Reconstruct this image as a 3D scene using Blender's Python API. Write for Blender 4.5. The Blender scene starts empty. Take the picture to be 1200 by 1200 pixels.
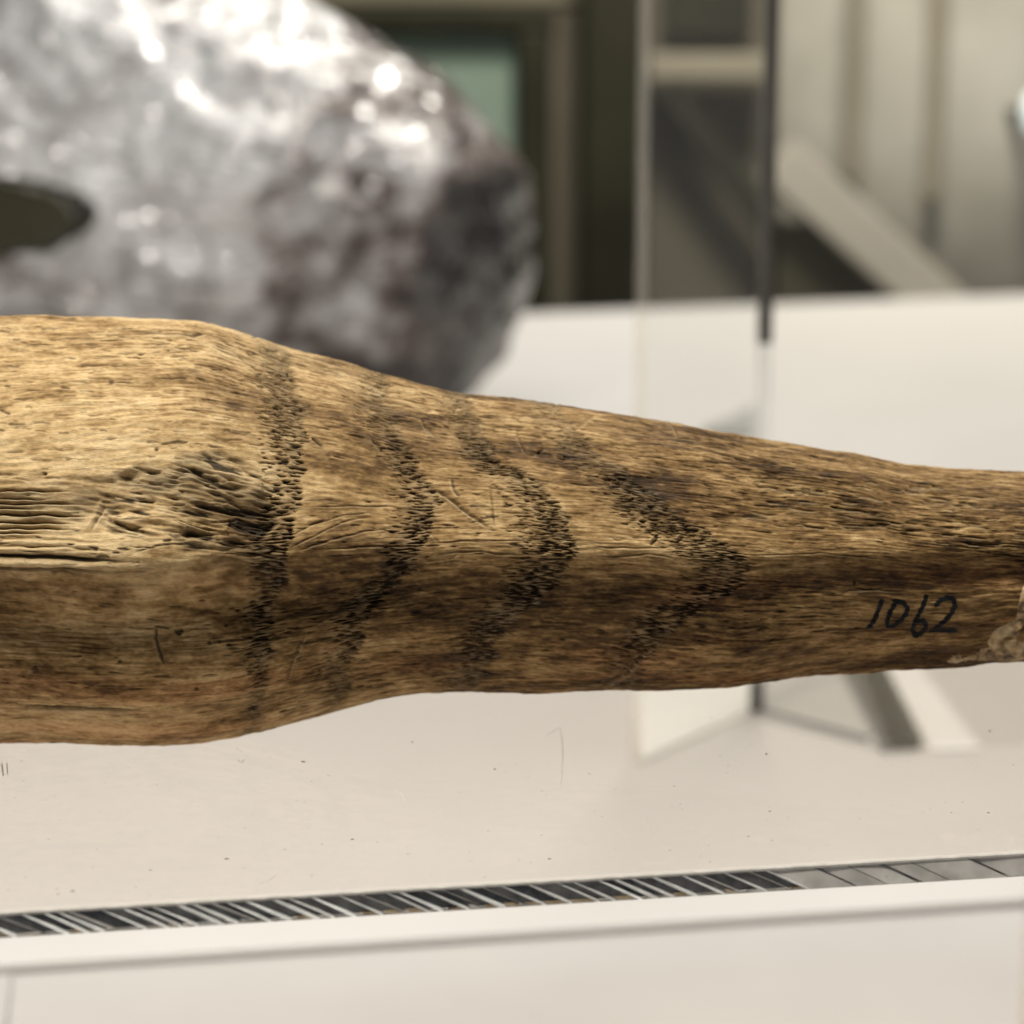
import bpy, bmesh, math, random
import numpy as np
from mathutils import Vector, Matrix, noise as mnoise

# ------------------------------------------------------------------ camera, world, lamps, exposure
sc = bpy.context.scene
COL = sc.collection
P = math.radians(10.4)                     # camera pitch below the horizontal
F = 2300.0                                 # focal length in photograph pixels (1200 wide)
CAM = Vector((0.0, 0.0, 0.19))             # the white table top is z = 0
FWD = Vector((0, math.cos(P), -math.sin(P)))
UP = Vector((0, math.sin(P), math.cos(P)))
RIGHT = Vector((1, 0, 0))
cd = bpy.data.cameras.new('camera')
cam = bpy.data.objects.new('camera', cd); COL.objects.link(cam)
cam.location = CAM
cam.rotation_euler = (math.pi/2 - P, 0, 0)
cd.sensor_width = 36; cd.lens = 36*F/1200
cd.clip_start = 0.01; cd.clip_end = 60
cd.dof.use_dof = True
cd.dof.focus_distance = 0.250
cd.dof.aperture_fstop = 20.0
sc.camera = cam

w = bpy.data.worlds.new('World'); sc.world = w; w.use_nodes = True
wb = w.node_tree.nodes['Background']
wb.inputs[0].default_value = (0.86, 0.93, 1.0, 1); wb.inputs[1].default_value = 0.10

def area(name, loc, target, size, power, col, sy=None):
    d = bpy.data.lights.new(name, 'AREA'); d.energy = power; d.color = col
    d.size = size
    if sy: d.shape = 'RECTANGLE'; d.size_y = sy
    o = bpy.data.objects.new(name, d); COL.objects.link(o)
    o.location = loc
    o.rotation_euler = (Vector(target)-Vector(loc)).to_track_quat('-Z', 'Y').to_euler()
    return o
KEY = area('case_lamp', (-0.36, 0.05, 0.80), (0.0, 0.28, 0.12), 0.12, 7.0, (1.0, 0.94, 0.82))
area('ceiling_lamp', (0.2, 0.38, 1.6), (0.15, 0.95, 0.0), 1.0, 13.5, (1.0, 0.97, 0.93))
area('room_lamp', (0.5, 2.6, 2.6), (0.4, 3.6, 0.3), 0.8, 120.0, (1.0, 0.95, 0.85))
def spot(name, loc, target, power, size, angle, col):
    d = bpy.data.lights.new(name, 'SPOT'); d.energy = power; d.color = col
    d.shadow_soft_size = size; d.spot_size = math.radians(angle); d.spot_blend = 0.6
    o = bpy.data.objects.new(name, d); COL.objects.link(o); o.location = loc
    o.rotation_euler = (Vector(target)-Vector(loc)).to_track_quat('-Z', 'Y').to_euler()
spot('rock_spotlight', (-0.75, 0.5, 1.65), (-0.27, 1.36, 0.16), 8.5, 0.02, 40, (1, 0.98, 0.95))
spot('rock_spotlight', (0.48, 0.34, 1.5), (-0.2, 1.36, 0.16), 10.0, 0.02, 36, (1, 0.98, 0.95))

sc.view_settings.view_transform = 'Standard'
sc.view_settings.look = 'None'
sc.view_settings.exposure = 0.0
sc.view_settings.gamma = 1.0
sc.cycles.use_denoising = True
sc.cycles.max_bounces = 8
sc.cycles.transparent_max_bounces = 16

# ------------------------------------------------------------------ helpers
def ray(x, y):
    return (FWD + RIGHT*((x-600)/F) - UP*((y-600)/F))
def at_z(x, y, z):
    r = ray(x, y); return CAM + r*((z-CAM.z)/r.z)
def at_y(x, y, Y):
    r = ray(x, y); return CAM + r*(Y/r.y)
def tag(o, label=None, cat=None, group=None, kind=None):
    if label: o['label'] = label
    if cat: o['category'] = cat
    if group: o['group'] = group
    if kind: o['kind'] = kind
    return o
def link(name, me, mat=None, parent=None):
    o = bpy.data.objects.new(name, me); COL.objects.link(o)
    if mat: me.materials.append(mat)
    if parent:
        o.parent = parent
    return o
def empty(name, loc=(0, 0, 0), rz=0):
    o = bpy.data.objects.new(name, None); COL.objects.link(o); o.location = loc; o.rotation_euler = (0, 0, rz)
    o.empty_display_size = 0.02
    bpy.context.view_layer.update()
    return o
def mesh_of(verts, faces, name='m', smooth=False):
    me = bpy.data.meshes.new(name); me.from_pydata([tuple(v) for v in verts], [], faces); me.update()
    if smooth:
        me.polygons.foreach_set('use_smooth', [True]*len(me.polygons))
    return me
def prism(poly, z0, z1, bevel=0.0, segs=2):
    """vertical prism over a ground polygon (counter-clockwise list of (x, y))"""
    bm = bmesh.new()
    b = [bm.verts.new((p[0], p[1], z0)) for p in poly]; t = [bm.verts.new((p[0], p[1], z1)) for p in poly]
    n = len(poly)
    bm.faces.new(t); bm.faces.new(b[::-1])
    for i in range(n):
        bm.faces.new((b[i], b[(i+1) % n], t[(i+1) % n], t[i]))
    bmesh.ops.recalc_face_normals(bm, faces=bm.faces)
    if bevel:
        bmesh.ops.bevel(bm, geom=bm.edges[:], offset=bevel, segments=segs, affect='EDGES', profile=0.6)
    me = bpy.data.meshes.new('prism'); bm.to_mesh(me); bm.free()
    return me
def box8(c, bevel=0.0, segs=2):
    """hexahedron from 8 corners: bottom four ccw, top four ccw"""
    bm = bmesh.new(); v = [bm.verts.new(p) for p in c]
    for f in ((3,2,1,0), (4,5,6,7), (0,1,5,4), (1,2,6,5), (2,3,7,6), (3,0,4,7)):
        bm.faces.new([v[i] for i in f])
    bmesh.ops.recalc_face_normals(bm, faces=bm.faces)
    if bevel:
        bmesh.ops.bevel(bm, geom=bm.edges[:], offset=bevel, segments=segs, affect='EDGES', profile=0.6)
    me = bpy.data.meshes.new('box'); bm.to_mesh(me); bm.free()
    return me

class NT:
    def __init__(s, name):
        s.m = bpy.data.materials.new(name); s.m.use_nodes = True
        s.t = s.m.node_tree; s.p = s.t.nodes['Principled BSDF']; s.out = s.t.nodes['Material Output']
    def n(s, typ, **kw):
        n = s.t.nodes.new(typ)
        for k, v in kw.items():
            if k in n.inputs: n.inputs[k].default_value = v
            else: setattr(n, k, v)
        return n
    def l(s, a, b): s.t.links.new(a, b)
    def ramp(s, fac, stops):
        r = s.n('ShaderNodeValToRGB'); e = r.color_ramp.elements
        while len(e) < len(stops): e.new(0.5)
        for el, (p, c) in zip(e, stops): el.position = p; el.color = (*c, 1)
        s.l(fac, r.inputs[0]); return r
    def noise(s, scale, detail=4, rough=0.55, vec=None, dist=0):
        n = s.n('ShaderNodeTexNoise'); n.inputs['Scale'].default_value = scale; n.inputs['Detail'].default_value = detail
        n.inputs['Roughness'].default_value = rough; n.inputs['Distortion'].default_value = dist
        if vec is not None: s.l(vec, n.inputs['Vector'])
        return n
    def bump(s, h, strength, dist):
        b = s.n('ShaderNodeBump'); b.inputs['Strength'].default_value = strength; b.inputs['Distance'].default_value = dist
        s.l(h, b.inputs['Height']); s.l(b.outputs[0], s.p.inputs['Normal']); return b
    def obj(s, scale=(1, 1, 1)):
        tc = s.n('ShaderNodeTexCoord'); mp = s.n('ShaderNodeMapping'); mp.inputs['Scale'].default_value = scale
        s.l(tc.outputs['Object'], mp.inputs[0]); return mp.outputs[0]

def paint(name, a, b, scale=6, rough=0.5, bump=0.0, bscale=300, detail=4, spec=0.5):
    m = NT(name); v = m.obj(); nz = m.noise(scale, detail, vec=v)
    r = m.ramp(nz.outputs['Fac'], [(0.3, a), (0.7, b)]); m.l(r.outputs[0], m.p.inputs['Base Color'])
    m.p.inputs['Roughness'].default_value = rough; m.p.inputs['Specular IOR Level'].default_value = spec
    if bump:
        n2 = m.noise(bscale, 3, vec=v); m.bump(n2.outputs['Fac'], bump, 0.0005)
    return m.m
def clear(name, tint, gloss=0.06, haze=0.0, hazecol=(0.8, 0.8, 0.78)):
    """clear sheet acrylic: straight transmission, weak mirror, faint milkiness"""
    m = NT(name); t = m.t
    tr = m.n('ShaderNodeBsdfTransparent'); tr.inputs[0].default_value = (*tint, 1)
    gl = m.n('ShaderNodeBsdfGlossy'); gl.inputs['Roughness'].default_value = 0.03
    fr = m.n('ShaderNodeFresnel'); fr.inputs[0].default_value = 1.25
    ge = m.n('ShaderNodeNewGeometry'); iv = m.n('ShaderNodeMath', operation='SUBTRACT'); iv.inputs[0].default_value = 1.0; m.l(ge.outputs['Backfacing'], iv.inputs[1])
    ff = m.n('ShaderNodeMath', operation='MULTIPLY'); m.l(fr.outputs[0], ff.inputs[0]); m.l(iv.outputs[0], ff.inputs[1])   # mirror on the outer faces only
    mx = m.n('ShaderNodeMixShader'); m.l(ff.outputs[0], mx.inputs[0]); m.l(tr.outputs[0], mx.inputs[1]); m.l(gl.outputs[0], mx.inputs[2])
    out = mx
    if haze:
        df = m.n('ShaderNodeBsdfDiffuse'); df.inputs[0].default_value = (*hazecol, 1)
        m2 = m.n('ShaderNodeMixShader'); m2.inputs[0].default_value = haze
        m.l(mx.outputs[0], m2.inputs[1]); m.l(df.outputs[0], m2.inputs[2]); out = m2
    m.l(out.outputs[0], m.out.inputs[0]); t.nodes.remove(m.p)
    return m.m

# ------------------------------------------------------------------ the white table
mat_white = paint('white_laminate', (0.605, 0.583, 0.562), (0.64, 0.618, 0.597), 9, 0.45, 0.05, 500)
mat_plinth = paint('white_plinth_paint', (0.475, 0.455, 0.44), (0.52, 0.495, 0.478), 14, 0.5, 0.06, 400)
fl, fr_ = at_z(-500, 1162, 0), at_z(1700, 1020, 0)
fL = at_z(0, 1130, 0); fR = at_z(1200, 1052, 0)
d = (fR-fL); f0 = fL - d*1.6; f1 = fR + d*2.6
b0 = at_z(560, 369.5, 0); b1 = at_z(1200, 345, 0)
e = (b1-b0); g0 = b0 - e*1.2; g1 = b1 + e*1.0
table = link('table_board', prism([(f0.x, f0.y), (f1.x, f1.y), (g1.x, g1.y), (g0.x, g0.y)], -0.0026, 0.0, 0.0012, 4), mat_white)
tag(table, kind='structure')
pl = [(-1.3, -0.4), (1.6, -0.4), (1.6, 1.2), (-1.3, 1.2)]
plinth = link('plinth', prism(pl, -0.30, -0.0027), mat_plinth); tag(plinth, kind='structure')

c0_ = at_z(14, 1141, -0.0012); c1_ = at_z(6, 1215, -0.0012)
step = link('plinth_step', prism([(c0_.x-0.3, c1_.y-0.25), (c1_.x-0.003, c1_.y-0.25), (c1_.x, c1_.y), (c0_.x, c0_.y), (c0_.x-0.3, c0_.y-0.011)], -0.0031, -0.0010, 0.0008, 3), mat_plinth); tag(step, kind='structure')
# ------------------------------------------------------------------ wooden club
rng = np.random.default_rng(1062)
D0 = 0.276; S = D0/F
XT = [-900,-400,-150,0,100,200,240,270,300,350,400,450,500,550,600,700,800,850,900,950,1000,1050,1100,1150,1200,1400,1900]
YT = [400,380,372,372,374,377,379,387,397,414,427,442,455,464,470,484,500,508,516,523,530,541,545,548,551,560,585]
XB = [-900,-400,-150,0,60,110,180,240,300,340,400,450,500,560,650,720,800,860,900,950,1000,1050,1100,1130,1160,1200,1400,1900]
YB = [850,862,869,869,869,871,873,868,858,847,832,822,817,813,810,808,808,806,800,793,788,784,783,781,776,774,770,760]
def smooth_interp(x, xs, ys, sig=9):
    X = np.arange(-960, 1961, 1.0); y = np.interp(X, xs, ys)
    k = np.exp(-0.5*(np.arange(-3*sig, 3*sig+1)/sig)**2); k /= k.sum()
    y = np.convolve(np.pad(y, 3*sig, mode='edge'), k, 'valid')
    return np.interp(x, X, y)
XA, XE = -40, 1240
xs = np.concatenate([np.arange(-900, XA, 20.0), np.arange(XA, XE+0.1, 1.25), np.arange(XE+20, 1901, 20.0)])
NF = 1000
phi_f = np.radians(np.linspace(102, -102, NF))
phi_b = np.radians(np.linspace(-102, -258, 44)[1:-1])
phi = np.concatenate([phi_f, phi_b])
nx, ny = len(xs), len(phi)
top = smooth_interp(xs, XT, YT); bot = smooth_interp(xs, XB, YB)
mid = (top+bot)/2; half = (bot-top)/2
SN, CN = np.sin(phi), np.cos(phi)
X = np.repeat(xs[None, :], ny, 0)
YP = mid[None, :] - half[None, :]*SN[:, None]                 # photo-like row of each point
Tt = np.repeat(SN[:, None], nx, 1)
front = np.clip((CN+0.15)/0.3, 0, 1)[:, None]
# cross-section: a ridge runs along the front, the lower facet is slightly hollow
ridge_y = smooth_interp(xs, [-900,0,200,330,500,700,880,1050,1200,1900], [650,652,655,645,640,640,648,640,642,650], 25)
tr = ((mid-ridge_y)/half)[None, :]
circ = np.repeat(CN[:, None], nx, 1)
q = Tt - tr
tent = 1 - np.sqrt(q*q*1.2 + 0.003)*1.0
hollow = np.exp(-((q+0.23)/0.15)**2)
def ss(a, b, x):
    t = np.clip((x-a)/(b-a), 0, 1); return t*t*(3-2*t)
cs = np.where(circ > 0, circ*0.72 + 0.27*tent*np.clip(circ*1.6, 0, 1) - (0.165-0.125*ss(220, 600, X))*hollow*np.clip(circ*2, 0, 1), circ*0.9)
ZP = half[None, :]*cs                                          # towards the viewer, in px
Yv = -(YP-600)                                                 # upwards, in px
def grad(A):
    gy = np.gradient(A, axis=0); gx = np.gradient(A, axis=1); return gx, gy
dxx = np.gradient(X, axis=1)
dYx, dYp = grad(Yv); dZx, dZp = grad(ZP)
# normal = d/dphi x d/dx  (x axis: X, up: Y, viewer: Z)
nX = dYp*dZx - dZp*dYx; nY = dZp*dxx - 0*dZx; nZ = 0*dYx - dYp*dxx
ln = np.sqrt(nX**2+nY**2+nZ**2)+1e-9; nX/=ln; nY/=ln; nZ/=ln
ic = np.argmax(phi_f < 0)
if nZ[ic, nx//2] < 0: nX, nY, nZ = -nX, -nY, -nZ
# where each point of the plain shape shows in the photograph (used only to place marks on it)
mag = D0/(D0-np.maximum(ZP, 0)*S)
XO, YO = X, YP
X = 600+(XO-600)*mag; YP = 600+(YO-600)*mag
# ---- noise fields on a regular grid (x px, arc px), sampled at warped places
GW, GH = 1536, 1024
def field(sx, sy, seed):
    r = np.random.default_rng(seed).standard_normal((GH, GW))
    fx = np.fft.rfftfreq(GW)[None, :]; fy = np.fft.fftfreq(GH)[:, None]
    f_ = np.fft.irfft2(np.fft.rfft2(r)*np.exp(-2*np.pi**2*((sx*fx)**2+(sy*fy)**2)), s=(GH, GW))
    return f_/f_.std()
def field_bp(sx, sy, seed):
    f_ = field(sx, sy, seed)*field_n(sx, sy) - field(sx*2.0, sy*2.0, seed)*field_n(sx*2.0, sy*2.0)
    return f_/f_.std()
def field_n(sx, sy):
    return 1/math.sqrt(4*math.pi*sx*sy)          # spread of white noise after that blur
def samp(fld, u, v):
    u = np.mod(u, GW); v = np.mod(v, GH)
    i = np.floor(u).astype(int); j = np.floor(v).astype(int); a = u-i; b = v-j
    i1 = (i+1) % GW; j1 = (j+1) % GH; i %= GW; j %= GH
    return (fld[j, i]*(1-a)+fld[j, i1]*a)*(1-b) + (fld[j1, i]*(1-a)+fld[j1, i1]*a)*b
ARC = (-np.degrees(phi)[:, None]/180*np.pi)*260*np.ones_like(X)      # constant radius keeps grain continuous along the taper
U0 = XO+100; V0 = ARC+500
warp = samp(field(130, 90, 1), U0, V0)*12 + samp(field(45, 34, 2), U0, V0)*2.6
V1 = V0 + warp
def ss(a, b, x):
    t = np.clip((x-a)/(b-a), 0, 1); return t*t*(3-2*t)
H = np.zeros_like(X)            # relief in px, outwards positive
DK = np.zeros_like(X)           # dirt / open-pore darkness and painted under-ridge shade 0..1
LT = np.zeros_like(X)           # fresh pale wood, and lit lips painted on pores and cuts 0..1
vis = (xs > XA-30) & (xs < XE+30)
# broad unevenness and whittled facets
H += samp(field(70, 40, 3), U0, V0)*1.6 + samp(field(26, 14, 4), U0, V0)*0.75
H += samp(field(16, 3.2, 5), U0, V1)*0.24 + samp(field(2.2, 1.5, 711), U0, V0)*0.16 + samp(field(7, 1.2, 6), U0, V1)*0.36
# long fibre lines and short flecks
fl1 = samp(field(13, 1.2, 7), U0, V1); fl2 = samp(field(9, 1.1, 8), U0, V1)
dens = samp(field(60, 40, 9), U0, V0)
fm = ss(1.5, 2.6, fl1 + 0.35*dens)
H -= fm*0.8; DK = np.maximum(DK, fm*0.35)
fm2 = ss(1.7, 2.5, fl2 + 0.35*dens)
H -= fm2*1.5; DK = np.maximum(DK, fm2*0.6)
# ---- growth-ring bands of open pores; x of the sharp (right) edge as a function of the row
def band(pts, wl, strength, seed, tail=6, sx=3.4, sy=1.6, wid=None):
    global H, DK, LT
    pts = np.array(pts, float); ys = pts[:, 1]; px = pts[:, 0]
    yy = np.arange(330, 900); k = np.exp(-0.5*(np.arange(-12, 13)/5.0)**2); k /= k.sum()
    e = np.interp(yy, ys, px); e = np.convolve(np.pad(e, 12, mode='edge'), k, 'valid')
    edge = np.interp(YP, yy, e) + samp(field(14, 7, seed+50), U0, V0)*3.5
    W = wl if wid is None else np.interp(YP, wid[0], wid[1])
    dd = (edge - X)
    inten = ss(-tail, 3, dd)*(1-ss(0.30, 1.35, dd/W))
    inten = inten*(1.05+0.13*samp(field(16, 12, seed+70), U0, V0))
    inten = np.clip(inten, 0, 1.1)*strength*front
    n = samp(field_bp(sx, 1.05, seed), U0, V1*sy) + 0.3*samp(field(14, 6, seed+9), U0, V1)
    th = np.maximum(1.45 - 1.5*inten, 0.10)
    pit = ss(th, th+0.6, n)*ss(0.04, 0.2, inten)
    H -= pit*(2.6+1.0*inten); DK = np.maximum(DK, pit*0.95)
    H -= inten*1.0
    DK = np.maximum(DK, np.clip(inten, 0, 1)*0.33)
    rid = ss(0.3, 1.3, -n)*np.clip(inten, 0, 1); H += rid*0.9; LT = np.maximum(LT, rid*0.45)  # lit lips between the pores painted pale
B1 = [(333,400),(345,440),(352,480),(359,520),(356,560),(348,600),(338,640),(328,680),(320,720),(315,760),(311,800),(304,845),(300,880)]
B2 = [(452,440),(463,485),(478,525),(503,556),(513,585),(507,612),(490,650),(466,685),(441,712),(426,742),(411,775),(403,830)]
B3 = [(545,460),(563,503),(580,530),(613,554),(642,577),(662,602),(677,630),(670,652),(656,677),(634,702),(602,726),(582,752),(569,790),(560,820)]
B4 = [(640,470),(668,497),(702,531),(734,552),(760,575),(800,607),(840,632),(868,648),(878,665),(868,686),(843,702),(806,724),(783,745),(764,768),(740,812)]
band(B1, 55, 0.92, 100, wid=([380,480,560,640,700,760,860],[38,48,44,56,40,26,22]))
band(B2, 55, 0.82, 200, wid=([430,520,590,650,720,800],[36,44,46,42,40,30]))
band(B3, 62, 0.92, 300, wid=([460,520,590,660,720,800],[34,40,58,64,54,40]))
band(B4, 85, 0.80, 400, wid=([470,520,600,660,720,800],[32,42,72,74,64,46]))
# fifth ring: sparse long flecks running along the grain
e5 = np.interp(X, [780,830,870,930,1000,1060,1150,1240], [492,512,538,562,588,606,632,650])
m5 = np.exp(-((YP-e5)/20.0)**2)*ss(790, 860, X)*front
p5 = ss(1.15-0.9*m5, 1.9-0.9*m5, samp(field(8, 1.1, 500), U0, V1))*ss(0.12, 0.4, m5)
H -= p5*2.0; DK = np.maximum(DK, p5*0.75)
# scattered pores between the rings
for sd, lo in ((610, 2.0), (611, 2.15)):
    p = ss(lo, lo+0.6, samp(field(4.5, 1.1, sd), U0, V1)+0.5*dens)*front
    H -= p*1.6; DK = np.maximum(DK, p*0.7)
# ---- single cuts, grooves and nicks: (points, half-width, depth, dark, lip)
def cut(pts, hw, depth, dark=0.8, lip=0.5, taper=True):
    global H, DK, LT
    pts = np.array(pts, float)
    x0, x1 = pts[:, 0].min()-hw*5, pts[:, 0].max()+hw*5; y0, y1 = pts[:, 1].min()-hw*5, pts[:, 1].max()+hw*5
    c0, c1 = np.searchsorted(xs, min(x0, 600+(x0-600)*0.87)), np.searchsorted(xs, max(x1, 600+(x1-600)*0.87))
    if c1 <= c0: return
    r = np.where((YP[:NF, c0:c1] >= y0).any(1) & (YP[:NF, c0:c1] <= y1).any(1))[0]
    if len(r) == 0: return
    r0, r1 = r[0], r[-1]+1
    x = X[r0:r1, c0:c1]; y = YP[r0:r1, c0:c1] + samp(field_c, U0[r0:r1, c0:c1], V0[r0:r1, c0:c1])*0.5
    best = np.full(x.shape, 1e9); tt = np.zeros_like(x); sgn = np.zeros_like(x)
    seg = np.linalg.norm(np.diff(pts, axis=0), axis=1); L = seg.sum(); acc = 0
    for i in range(len(pts)-1):
        a, b = pts[i], pts[i+1]; dv = b-a
        t = np.clip(((x-a[0])*dv[0]+(y-a[1])*dv[1])/(dv@dv), 0, 1)
        dx = x-a[0]-t*dv[0]; dy = y-a[1]-t*dv[1]; ds = np.hypot(dx, dy)
        mm = ds < best; best[mm] = ds[mm]; tt[mm] = ((acc+t*seg[i])/L)[mm]; sgn[mm] = dy[mm]
        acc += seg[i]
    prof = np.clip(np.minimum(tt, 1-tt)*6, 0.12, 1) if taper else 1
    ww = hw*(0.45+0.55*prof) if taper else hw
    g = np.exp(-(best/ww)**2)*prof
    H[r0:r1, c0:c1] -= g*depth
    lipg = np.exp(-((best-ww*2.0)/(ww*0.9))**2)*prof*(sgn > 0)
    H[r0:r1, c0:c1] += lipg*lip
    LT[r0:r1, c0:c1] = np.maximum(LT[r0:r1, c0:c1], lipg*min(lip, 1)*0.5)  # lower lip of the cut painted pale as if lit
    DK[r0:r1, c0:c1] = np.maximum(DK[r0:r1, c0:c1], g*dark)
field_c = field(6, 4, 77)
for yy, x1, hw, dp in ((571,88,1.3,3), (580,70,1.2,2.2), (586,104,1.5,3.2), (592,60,1.2,2), (599,108,1.8,4), (609,100,1.3,3), (616,95,1.4,2.6), (622,60,1.2,2)):
    cut([(-160, yy-1), (x1*0.5, yy+1), (x1, yy+4)], hw*1.15, dp*1.7, 0.95, 1.6)
cut([(-200,648),(60,653),(110,657),(158,659)], 3.6, 9.0, 0.97, 2.2)
cut([(-200,662),(70,667),(130,670),(160,667)], 1.3, 3, 0.6, 0.8)
cut([(-40,640),(60,641),(140,646)], 1.5, 2.2, 0.45, 0.3)
cut([(-40,629),(50,631),(120,636)], 2.2, 2.0, 0.3, 0.9)
cut([(20,831),(90,833),(165,834)], 1.7, 4, 0.85, 0.8)
cut([(162,391),(200,392),(236,393)], 1.5, 3.5, 0.9, 0.6)
cut([(224,394),(240,388)], 2.2, 3.5, 0.8, 0.3)
cut([(98,622),(106,606),(120,579)], 2.6, -2.0, 0.0, 0)           # raised splinter
cut([(104,626),(112,606),(125,585)], 1.4, 2.2, 0.6, 0)
cut([(118,596),(130,610),(160,622),(190,628)], 2.6, 4, 0.7, 1.2)
cut([(128,606),(150,617),(175,625)], 2.0, 3.5, 0.85, 1.0)
cut([(206,549),(230,554),(262,560)], 2.6, 4.5, 0.85, 0.8)
cut([(172,551),(190,553)], 2.0, 3.5, 0.8, 0.6)
cut([(212,624),(225,622),(240,627),(255,632)], 5.5, 7, 0.95, 1.4)
cut([(185,636),(220,634),(258,636)], 1.2, -1.8, 0.0, 0)
cut([(262,580),(275,588),(300,598)], 2.0, 4, 0.8, 0.8)
cut([(270,608),(264,622)], 2.0, -2.2, 0, 0)
cut([(184,733),(183,748),(188,764),(194,778)], 1.7, 2.4, 0.75, 0.5)
cut([(186,734),(200,736)], 1.3, 2, 0.5, 0.5)
cut([(204,740),(216,737)], 2.2, 3.2, 0.85, 0.4)
cut([(40,780),(43,790)], 3.2, 2.0, 0.6, 0.3)
cut([(128,450),(134,447)], 3.0, 2.2, 0.75, 0.3)
cut([(10,428),(24,430)], 2.6, 1.2, 0.5, 0.3)
cut([(-5,478),(14,486)], 1.8, 2.4, 0.7, 0.5)
cut([(505,570),(525,583),(550,603),(578,621)], 1.9, 3.2, 0.55, 1.8)
cut([(530,560),(533,575),(540,584)], 1.7, 2.2, 0.6, 0.8)
cut([(575,572),(578,600),(580,618)], 1.2, 1.4, 0.35, 0.4)
cut([(365,512),(380,522)], 1.5, 2.8, 0.8, 0.6)
cut([(494,488),(500,502)], 1.2, 1.8, 0.5, 0.4)
cut([(605,500),(612,520),(618,532)], 1.3, 1.6, 0.4, 0.4)
for a in ([(338,643),(370,628),(400,612),(440,604)], [(344,648),(385,634),(430,622),(470,618)], [(340,630),(360,618),(385,606)], [(365,594),(420,592),(470,594)], [(352,618),(400,604),(440,599)], [(380,645),(430,640),(490,640)],
          [(500,637),(560,634),(630,634)], [(505,648),(560,646),(620,650)], [(690,640),(740,643),(790,641)], [(700,652),(760,650),(800,655)], [(600,660),(650,655)], [(880,652),(960,648),(1040,655)], [(1040,690),(985,693)], [(1000,690),(1060,694)]):
    cut(a, 0.95, 1.5, 0.5, 0.45)
cut([(632,527),(634,530)], 3.2, 4.5, 0.98, 0.3)
cut([(1001,683),(1003,684)], 2.4, 3, 0.9, 0.2)
for p_ in ((183,527),(210,742),(265,733),(257,752),(245,753),(268,756),(230,806),(140,776),(52,554)):
    cut([(p_[0]-2, p_[1]), (p_[0]+3, p_[1]-1)], 1.9, 2.6, 0.85, 0.2)
for p_ in ((765,630),(795,628)):
    cut([(p_[0]-4, p_[1]+5), (p_[0]+4, p_[1]-4)], 1.8, -2.2, 0, 0); cut([(p_[0]-3, p_[1]+9), (p_[0]+7, p_[1]-1)], 1.4, 2, 0.5, 0)
# diagonal fibrous tear-outs in the hollow beside the first ring
for k in range(48):
    cx, cy = rng.uniform(140, 320), rng.uniform(545, 645); Lh = rng.uniform(8, 24); sl = rng.normal(0.18, 0.16)
    cut([(cx-Lh, cy-Lh*sl), (cx, cy+rng.normal(0, 1)), (cx+Lh, cy+Lh*sl)], rng.uniform(0.7, 1.3), rng.uniform(1.0, 2.4), rng.uniform(0.4, 0.8), 0.5)
for k in range(150):
    cx, cy = rng.uniform(0, 330), rng.uniform(380, 560); Lh = rng.uniform(4, 15)
    cut([(cx-Lh, cy), (cx, cy+rng.normal(0, 0.8)), (cx+Lh, cy+rng.normal(0.6, 1.2))], rng.uniform(0.7, 1.2), rng.uniform(0.7, 1.8), rng.uniform(0.2, 0.6), 0.3)
for k in range(60):
    cx = rng.uniform(880, 1200); cy = np.interp(cx, [880, 1200], [585, 625])+rng.uniform(-45, 22); Lh = rng.uniform(6, 20)
    cut([(cx-Lh, cy-Lh*.12), (cx, cy+rng.normal(0, 0.8)), (cx+Lh, cy+Lh*.14)], rng.uniform(0.9, 1.5), rng.uniform(1.4, 2.6), rng.uniform(0.35, 0.7), 0.7)
# slanted tool marks
for k in range(10):
    cx = rng.uniform(260, 900); cy = rng.uniform(470, 780); Lh = rng.uniform(8, 22); an = rng.choice([-0.8, 0.8, 1.2, -0.5])*rng.uniform(0.7, 1.2)
    cut([(cx-Lh*math.cos(an), cy-Lh*math.sin(an)), (cx+Lh*math.cos(an), cy+Lh*math.sin(an))], rng.uniform(1.2, 2.4), rng.uniform(0.5, 1.3), rng.uniform(0.05, 0.25), 0.5)
# shallow hollow worn between the grooves and the first ring, and pock marks near the ring
def dent(cx, cy, rx, ry, depth, dark=0.0, rot=0):
    global H, DK
    dx, dy = X-cx, YP-cy; c, s = math.cos(rot), math.sin(rot)
    g = np.exp(-(((dx*c+dy*s)/rx)**2+((-dx*s+dy*c)/ry)**2))*front
    H -= g*depth; DK = np.maximum(DK, g*dark*(0.75+0.35*np.clip(samp(field_c, U0, V0), -1, 1)))
dent(235, 597, 95, 36, 6, 0.2, 0.05)
dent(60, 605, 110, 30, 4, 0.18)
dent(275, 650, 22, 30, 6, 0.55); dent(262, 690, 12, 18, 4, 0.5); dent(300, 620, 30, 36, 3, 0.35)
dent(285, 415, 34, 10, 2, 0.3, 0.4); dent(395, 425, 50, 12, 1, 0.38, 0.25); dent(440, 470, 26, 12, 2, 0.35, 0.4)
dent(350, 480, 16, 10, 2, 0.35); dent(375, 520, 12, 10, 2, 0.2); dent(270, 470, 28, 14, 2.5, 0.25, 0.5)
dent(90, 685, 130, 22, 2, 0.5); dent(470, 690, 60, 25, 2, 0.22); dent(720, 690, 70, 26, 3, 0.25); dent(960, 672, 90, 18, 2, 0.25); dent(1130, 665, 60, 16, 2, 0.25)  # leftmost dent: shade under the ridge overhang painted in dark
dent(1140, 580, 60, 16, 1, 0.25, 0.2); dent(930, 745, 90, 26, 1.5, 0.08); dent(860, 770, 60, 10, 1, 0.1); dent(880, 515, 40, 9, 0.5, 0.2)
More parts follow.
